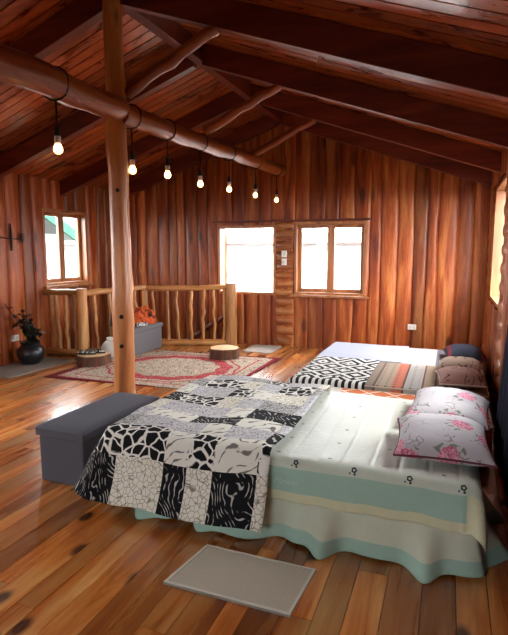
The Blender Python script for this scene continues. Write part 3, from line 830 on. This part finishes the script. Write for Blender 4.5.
# ------------------------------------------------------------------ mattresses on the floor
def mattress(name, x0, x1, y0, y1, z0, z1, mat, label, r=.035):
    c = ((x0+x1)/2, (y0+y1)/2, z0); a, b, h = (x1-x0)/2, (y1-y0)/2, z1-z0
    t = thing(name, label, 'mattress', c)
    mb = MB(); n = 8; V = []; F = []
    prof = [(r, 0), (r*.3, r*.3), (0, r), (0, h-r), (r*.3, h-r*.3), (r, h)]
    ring = 40
    def rr(inset, z):
        out = []
        cr = .05
        for (sx, sy, a0) in ((1, 1, 0), (-1, 1, 90), (-1, -1, 180), (1, -1, 270)):
            for k in range(6):
                q = R(a0+k*18); out.append((c[0]+sx*(a-inset-cr)+cr*math.cos(q), c[1]+sy*(b-inset-cr)+cr*math.sin(q), c[2]+z))
        return out
    m = 24
    for (i_, z) in prof: V += rr(i_, z)
    for i in range(len(prof)-1):
        for j in range(m): F.append((i*m+j, i*m+(j+1) % m, (i+1)*m+(j+1) % m, (i+1)*m+j))
    F.append(tuple(range(m))[::-1]); F.append(tuple((len(prof)-1)*m+j for j in range(m)))
    mb.add(V, F); mb.build('cover', mat, t, smooth=True, auto=50)
    e = MB()
    for z in (.02, h-.012): e.tube([(p[0], p[1], p[2]) for p in rr(.004, z)], .006, 6, closed=True)
    e.build('piping', M['mattedge'], t, smooth=True)
    return t
mattress('floor_mattress', -1.36, .34, 3.86, 4.56, .002, .25, M['orange'], 'floor mattress in an orange and white check sheet beyond the mint bed')
mattress('floor_mattress', -1.36, .36, 4.60, 5.66, .002, .28, M['striped'], 'brown and salmon striped floor mattress, second from the back wall')
mattress('floor_mattress', -1.40, .38, 5.70, 6.74, .002, .26, M['greystripe'], 'grey striped floor mattress nearest the back wall, half under a white sheet')

# generic cloth draped over a box
def drape(fn_top, xf, yf, yb, xh, lean=.12, R0=.05, floor=.02, fold=None, rc=None):
    def f(p, q):
        bx = min(max(p, xf), xh); by = min(max(q, yf), yb)
        dx = p-bx; dy = q-by; r = math.hypot(dx, dy); z = fn_top(bx, by)
        if r < 1e-6: return (bx, by, z)
        ux, uy = dx/r, dy/r
        if rc: a_, b_ = abs(dx)/rc[0], abs(dy)/rc[1]; r *= max(a_, b_)/math.hypot(a_, b_)
        cor = abs(ux*uy)*2; arc = R0*math.pi/2
        if r < arc: a = r/R0; out = R0*math.sin(a); dr = R0*(1-math.cos(a))
        else:
            le = lean+.18*cor; rest = r-arc; out = R0+le*rest; dr = R0+math.sqrt(1-le*le)*rest
            if fold: out += fold(p, q, bx, by)*min(1, rest/.15)
        mx = z-floor
        if dr > mx: out += (dr-mx)*.8; dr = mx+.012*math.sin(p*30+q*20)*.5
        return (bx+ux*out, by+uy*out, z-dr)
    return f
# white sheet over the back mattress, black/white blanket over the striped one
def lin_space(a, b, n): return [a+(b-a)*i/n for i in range(n+1)]
ztop = lambda z: (lambda x, y: z+.006*mnoise.noise(Vector((x*3, y*3, 1)))+.004)
f = drape(ztop(.266), -1.405, 5.72, 6.74, 1, .1, .03, .015)
o = MB().grid(lin_space(-1.55, -.45, 30), lin_space(5.715, 6.84, 26), f).build('white_sheet', M['whitesheet'], loc=(-1, 6.2, .27), smooth=True, solid=.004); tag(o, 'plain white sheet spread on the foot half of the back mattress', 'sheet')
f = drape(ztop(.288), -1.37, 4.595, 5.66, 1, .1, .03, .03)
o = MB().grid(lin_space(-1.55, -.68, 30), lin_space(4.42, 5.655, 36), f, uv=lambda u, v: (u+1.55, 5.655-v)).build('woven_blanket', M['ikat'], loc=(-1, 5.1, .29), smooth=True, solid=.005); tag(o, 'black and white geometric blanket over the foot of the striped mattress', 'blanket')

# ------------------------------------------------------------------ the near bed
BX0, BX1, BY0, BY1, BZ = -1.82, .15, 2.46, 3.78, .41
bd = thing('bed', 'low double bed with a cream and mint ruffled skirt, nearest the camera', 'bed', ((BX0+BX1)/2, (BY0+BY1)/2, 0))
MB().box(BX0+.04, BX1-.03, BY0+.04, BY1-.04, .002, .20).build('bed_base', M['darkpole'], bd, bevel=.01)
MB().box(BX0+.02, BX1-.015, BY0+.02, BY1-.02, .20, BZ-.01).build('mattress', M['mintlight'], bd, bevel=.04)
# ruffled skirt
per = [(BX1+.0, BY1), (BX1+.0, BY0), (BX0, BY0), (BX0, BY1)]
segl = [math.hypot(per[i+1][0]-per[i][0], per[i+1][1]-per[i][1]) for i in range(3)]; tot = sum(segl)
def skirt(s, v):     # s along the perimeter, v 0 top .. 1 bottom
    d = s
    for i in range(3):
        if d <= segl[i] or i == 2: break
        d -= segl[i]
    a, b = Vector(per[i]), Vector(per[i+1]); t = (b-a).normalized(); nrm = Vector((t.y, -t.x))
    if i == 0: nrm = Vector((1, 0))
    elif i == 1: nrm = Vector((0, -1))
    else: nrm = Vector((-1, 0))
    p = a+t*d
    # blend the normals around the corners
    for cs, n2 in ((segl[0], (Vector((1, 0)), Vector((0, -1)))), (segl[0]+segl[1], (Vector((0, -1)), Vector((-1, 0))))):
        k = (s-cs)/.12
        if abs(k) < 1: nrm = (n2[0]*(1-(k+1)/2)+n2[1]*(k+1)/2).normalized()
    ph = mnoise.noise(Vector((s*2.1, 3.3, 0)))*2.2
    wv = math.sin(s*13+ph*2)+.5*math.sin(s*29+ph*3)
    out = .015+v*(.115+.048*wv)
    z = .235-(.225+.008*math.sin(s*17))*v
    q = p+nrm*out
    return (q.x, q.y, z)
sk = MB(); ss = lin_space(.7, tot, 260); vs = [0, .1, .25, .4, .55, .68, .72, .85, .95, 1]
sk.grid(ss, vs, skirt, mi=lambda s, v: 1 if v > .70 else 0)
so = sk.build('bed_skirt', [M['skirtA'], M['mint']], bd, smooth=True, solid=.003); so['label'] = 'cream ruffled skirt with a mint hem'

# bedspread: quilted top, cream motif band, mint band, cream edging
def wr(p, q, bx, by): return .006*math.sin(p*11)+.004*math.sin(p*27+1)
topf = lambda x, y: BZ+.012+.010*mnoise.noise(Vector((x*2.2, y*2.2, 5)))+.005*mnoise.noise(Vector((x*7, y*7, 2)))
fs = drape(topf, BX0-.005, BY0, BY1, BX1, .10, .035, .1, wr)
us = sorted(set(lin_space(BX0-.21, BX1-.028, 66)+[BX1-.028, BX1-.001, BX1+.04, BX1+.09, BX1+.15, BX1+.2]))
vs = [BY0-.245, BY0-.235, BY0-.21, BY0-.195, BY0-.15, BY0-.10, BY0-.068, BY0-.045, BY0-.02, BY0]+lin_space(BY0+.03, BY1, 40)+[BY1+.03, BY1+.08, BY1+.2]
def smi(u, v):
    d = BY0-v
    if u > BX1-.028 and d > .068: return 1
    if d > .200: return 1
    if d > .068: return 2
    if d > -.01 or u > BX1-.028: return 3
    return 0
sp = MB().grid(us, vs, fs, mi=smi)
so = sp.build('bedspread', [M['quilted'], M['cream'], M['mint'], M['mintlight']], loc=(-.4, 3.1, BZ), smooth=True, solid=.004)
tag(so, 'mint and cream bedspread tucked over the nearest bed', 'bedspread')
for mx in (-.70, -.40, -.135, .105):
    mo = MB()
    for dx, dd, rad in ((0, .032, .014), (.004, .052, .006), (-.020, .048, .0045)):
        p = Vector(fs(mx+dx, BY0-dd)); q = Vector(fs(mx+dx, BY0-dd-.01)); dn = (q-p).normalized(); nn = dn.cross(Vector((1, 0, 0))); nn = nn if nn.y < 0 else -nn
        c = p+nn*.0015; n = 12
        if rad > .01:
            V = [c+(Vector((1, 0, 0))*math.cos(2*math.pi*j/n)+dn*math.sin(2*math.pi*j/n))*rr*(1+.15*math.cos(5*2*math.pi*j/n)) for rr in (rad, rad*.45) for j in range(n)]
            mo.add(V, [(j, (j+1) % n, n+(j+1) % n, n+j) for j in range(n)])
        else:
            mo.add([c+(Vector((1, 0, 0))*math.cos(2*math.pi*j/n)+dn*math.sin(2*math.pi*j/n))*rad for j in range(n)], [tuple(range(n))])
    m2 = mo.build('flower_motif', M['motif'], loc=(-.4, 3.1, BZ), solid=.001); m2.parent = so; m2.location = (0, 0, 0)
# faint cursive word stitched on the mint band
cu = bpy.data.curves.new('stitched_word', 'FONT'); cu.body = 'Flower'; cu.size = .048; cu.shear = .4; cu.extrude = .0006
tmp = bpy.data.objects.new('stitched_word_curve', cu); COL.objects.link(tmp)
wm = bpy.data.meshes.new_from_object(tmp.evaluated_get(bpy.context.evaluated_depsgraph_get())); bpy.data.objects.remove(tmp); wm.materials.clear(); wm.materials.append(M['mintthread'])
wt = bpy.data.objects.new('stitched_word', wm); COL.objects.link(wt); wt.parent = so
pw = Vector(fs(-.80, BY0-.15)); wt.location = pw-Vector((-.4, 3.1, BZ))+Vector((-.015, -.016, 0)); wt.rotation_euler = (R(84), 0, 0)

# patchwork animal print quilt
qtop = lambda x, y: topf(x, y)+.042+.014*mnoise.noise(Vector((x*4, y*4, 9)))+.011*math.sin(x*9+y*4+2*mnoise.noise(Vector((x*2,y*2,3))))
def qf(p, q, bx, by):
    return .034*math.sin(p*9.5+.8)+.016*math.sin(p*21) if abs(by-BY0) < 1e-6 and q < BY0 else .015*math.sin(q*11)
fq = drape(qtop, BX0-.025, BY0-.02, BY1+.01, 9, .36, .055, .02, qf, (.45, .50))
cols = [BX0-.45, BX0-.18, BX0+.06, BX0+.375, BX0+.52, BX0+.675, BX0+.93, BX0+.99]
rows = [BY0-.465, BY0-.195, BY0+.035, BY0+.20, BY0+.36, BY0+.56, BY0+.76, BY0+.98, BY0+1.2, BY1+.25]
def dense(ks, st):
    out = []
    for a, b in zip(ks, ks[1:]):
        n = max(1, round((b-a)/st)); out += [a+(b-a)*i/n for i in range(n)]
    return out+[ks[-1]]
G, ZD, ZL, C, D, L = range(6)
TAB = [[ZD, ZD, C, ZD, C, ZD, C, ZD], [ZD, G, G, ZL, G, ZL, G, G], [ZL, L, D, D, ZL, D, ZD, L], [ZD, D, ZL, ZD, ZD, ZL, D, D], [C, C, D, D, ZL, ZD, ZD, C],
       [L, ZD, G, C, D, L, D, L], [D, ZL, D, G, ZL, C, D, D], [C, L, G, C, D, G, L, G], [ZL, C, D, L, G, D, C, D]]
def qmi(u, v):
    ci = max(i for i in range(len(cols)-1) if u >= cols[i]) ; ri = max(i for i in range(len(rows)-1) if v >= rows[i])
    return TAB[ri][ci]
qo = MB().grid(dense(cols, .024), dense(rows, .024), fq, mi=qmi, uv=lambda u, v: (u+3, v)).build('patchwork_quilt', PR, loc=(-1.4, 3., BZ), smooth=True, solid=.006)
tag(qo, 'black and white animal print patchwork quilt over the foot of the nearest bed', 'quilt')

# ------------------------------------------------------------------ pillows
def pillow(name, cx, cy, z, a, b, h, mat, pipe, label, group, tilt=(0, 0, 0)):
    t = thing(name, label, 'pillow', (cx, cy, z), group); t['_o'] = (0, 0, 0); t.rotation_euler = tuple(R(q) for q in tilt)
    us = [math.sin((i/22-.5)*math.pi) for i in range(23)]
    def sh(sg):
        def fn(u, v):
            k = max(0, (1-abs(u)**2.6)*(1-abs(v)**2.6))**.5
            px = a*u*(1-.08*(1-v*v)*abs(u)**3); py = b*v*(1-.08*(1-u*u)*abs(v)**3)
            nz = .010*mnoise.noise(Vector((u*2.5+cx*9, v*2.5+cy*7, sg)))*k
            return (px, py, h*.36+(h*.64*k if sg > 0 else -h*.34*k)+nz)
        return fn
    m = MB().grid(us, us, sh(1)); n = len(us)
    m.grid(us, us[::-1], sh(-1))
    m.build('pillow_case', mat, t, smooth=True)
    e = [(u, -1) for u in us]+[(1, v) for v in us[1:]]+[(u, 1) for u in us[::-1][1:]]+[(-1, v) for v in us[::-1][1:-1]]
    MB().tube([sh(1)(*q) for q in e], .006, 6, closed=True).build('piping', pipe, t, smooth=True)
    return t
pz = BZ+.025
pillow('pillow', .0, 2.80, pz, .235, .25, .165, M['floral'], M['pipe_rose'], 'white rose print pillow with maroon edge at the front of the mint bed', 'rose print pillows', (3, 0, 3))
pillow('pillow', .03, 3.36, pz, .235, .27, .175, M['floral'], M['pipe_rose'], 'white rose print pillow behind the front one on the mint bed', 'rose print pillows', (2, 2, -4))
pillow('pillow', .13, 4.90, .285, .195, .22, .15, M['pinkpillow'], M['mattedge'], 'dusty pink pillow with dark scribbles on the striped mattress', None, (2, 0, 6))
pillow('pillow', .13, 5.38, .285, .21, .22, .15, M['tanpillow'], M['mattedge'], 'tan and cream pillow behind the dusty pink one', None, (2, 0, -5))
pillow('pillow', .19, 6.12, .265, .215, .30, .17, M['navyp'], M['pipe_rose'], 'dark navy pillow with red bands on the back mattress', None, (0, 0, 3))

# dark cloth on the right wall beside the bed head
dc = MB().grid(lin_space(2.0, 4.36, 90), lin_space(0, 1, 12), lambda y, t: (.435-.05*t+.012*math.sin(y*31)*(.3+.7*t)+.006*math.sin(y*67), y-.03*t, .965-.95*t))
tag(dc.build('wall_cloth', M['navycloth'], loc=(.42, 3.2, .02), smooth=True, solid=.004), 'dark navy cloth hanging down the right wall beside the mint bed', 'cloth')

# ------------------------------------------------------------------ outside
g = MB().box(-60, 60, -60, 70, -3.2, -3.0); struct(g.build('ground', M['ext_ground']))
h1 = thing('neighbor_house', 'white house with green gable edge outside the left window', 'house', (-11, 10.5, -3))
MB().box(-13, -9.6, 7.5, 10.9, -3, 1.9).build('wall', M['ext_white'], h1)
rf = MB(); rf.hexa([(-13.2, 8.0, 3.4), (-9.3, 8.0, 3.4), (-9.3, 11.3, 1.75), (-13.2, 11.3, 1.75), (-13.2, 8.0, 3.5), (-9.3, 8.0, 3.5), (-9.3, 11.3, 1.85), (-13.2, 11.3, 1.85)])
rf.hexa([(-13.2, 4.7, 1.75), (-9.3, 4.7, 1.75), (-9.3, 8.0, 3.4), (-13.2, 8.0, 3.4), (-13.2, 4.7, 1.85), (-9.3, 4.7, 1.85), (-9.3, 8.0, 3.5), (-13.2, 8.0, 3.5)])
rf.build('roof', M['ext_roof'], h1)
gb = MB(); gb.hexa([(-9.3, 8.0, 3.25), (-9.24, 8.0, 3.25), (-9.24, 11.3, 1.6), (-9.3, 11.3, 1.6), (-9.3, 8.0, 3.52), (-9.24, 8.0, 3.52), (-9.24, 11.3, 1.87), (-9.3, 11.3, 1.87)])
gb.build('gable_board', M['ext_green'], h1)
bw = MB()
for i in range(4): bw.box(-9.6, -9.55, 9.3+.13*i, 9.36+.13*i, .35, .95)
bw.build('window_bars', M['ext_dark'], h1)
h2 = thing('neighbor_shed', 'pale building with stacked iron sheet roofs outside the left window', 'shed', (-16, 17, -3))
MB().box(-18, -15, 13, 24, -3, 1.2).build('wall', M['ext_white'], h2)
rr_ = MB()
for i in range(7): rr_.box(-15.0-.35*i, -14.4-.35*i, 13, 24, 1.2+.42*i, 1.28+.42*i); rr_.box(-15.5-.35*i, -14.75-.35*i, 13.1, 23.9, 1.28+.42*i, 1.62+.42*i)
rr_.build('roof', M['ext_roof'], h2)
h3 = thing('neighbor_building', 'pale building with a red roof edge outside the back windows', 'building', (-4, 16, -3))
MB().box(-14, 4, 15, 22, -3, 1.9).build('wall', M['ext_white'], h3)
MB().box(-14.3, 4.3, 14.6, 22.4, 1.72, 2.0).build('roof', M['ext_roof'], h3)
MB().box(-14.3, 4.3, 14.5, 14.6, 1.70, 1.77).build('roof_edge', M['ext_red'], h3)
MB().box(-14.2, 4.2, 14.8, 15.0, 1.52, 1.60).build('gutter', M['ext_grey'], h3)

# ------------------------------------------------------------------ light
W = bpy.data.worlds.new('sky'); scene.world = W; W.use_nodes = True
bg = W.node_tree.nodes['Background']; bg.inputs[0].default_value = (.93, .97, 1, 1); bg.inputs[1].default_value = 14.0
sun = bpy.data.lights.new('sun', 'SUN'); sun.energy = 2; sun.angle = R(14); sun.color = (1, .96, .9)
so = bpy.data.objects.new('sun', sun); COL.objects.link(so); so.rotation_euler = Vector((-.60, .02, -.80)).to_track_quat('-Z', 'Y').to_euler(); so.location = (6, 3, 9)
def portal(pos, o, n, rot):
    l = bpy.data.lights.new('portal', 'AREA'); l.shape = 'RECTANGLE'; l.size = o[1]-o[0]; l.size_y = o[3]-o[2]; l.energy = 1
    l.cycles.is_portal = True
    ob = bpy.data.objects.new('portal', l); COL.objects.link(ob); ob.location = pos((o[0]+o[1])/2, (o[2]+o[3])/2, n); ob.rotation_euler = rot
for o in (WB1, WB2): portal(posB, o, -.2, (R(-90), 0, 0))
for o in (WF1, WF2): portal(posF, o, -.2, (R(90), 0, 0))
for o in (WL1, WL2): portal(posL, o, -.2, (R(90), 0, R(-90)))
for o in (WR1, WR2): portal(posR, o, -.2, (R(90), 0, R(90)))

# ------------------------------------------------------------------ camera
cam = bpy.data.cameras.new('camera'); co = bpy.data.objects.new('camera', cam); COL.objects.link(co)
co.location = (0, 0, 1.5); co.rotation_euler = (R(90-7.54), 0, R(21.0))
cam.sensor_fit = 'VERTICAL'; cam.sensor_height = 24; cam.lens = 24*510/635; cam.clip_start = .05
scene.camera = co
vs_ = scene.view_settings; vs_.view_transform = 'Standard'; vs_.look = 'None'; vs_.gamma = 1; vs_.exposure = .95; vs_.use_curve_mapping = False
cy = scene.cycles; cy.use_denoising = True; cy.max_bounces = 10; cy.diffuse_bounces = 2; cy.glossy_bounces = 4; cy.transparent_max_bounces = 12; cy.sample_clamp_indirect = 6
for o in bpy.data.objects:
    if '_o' in o: del o['_o']
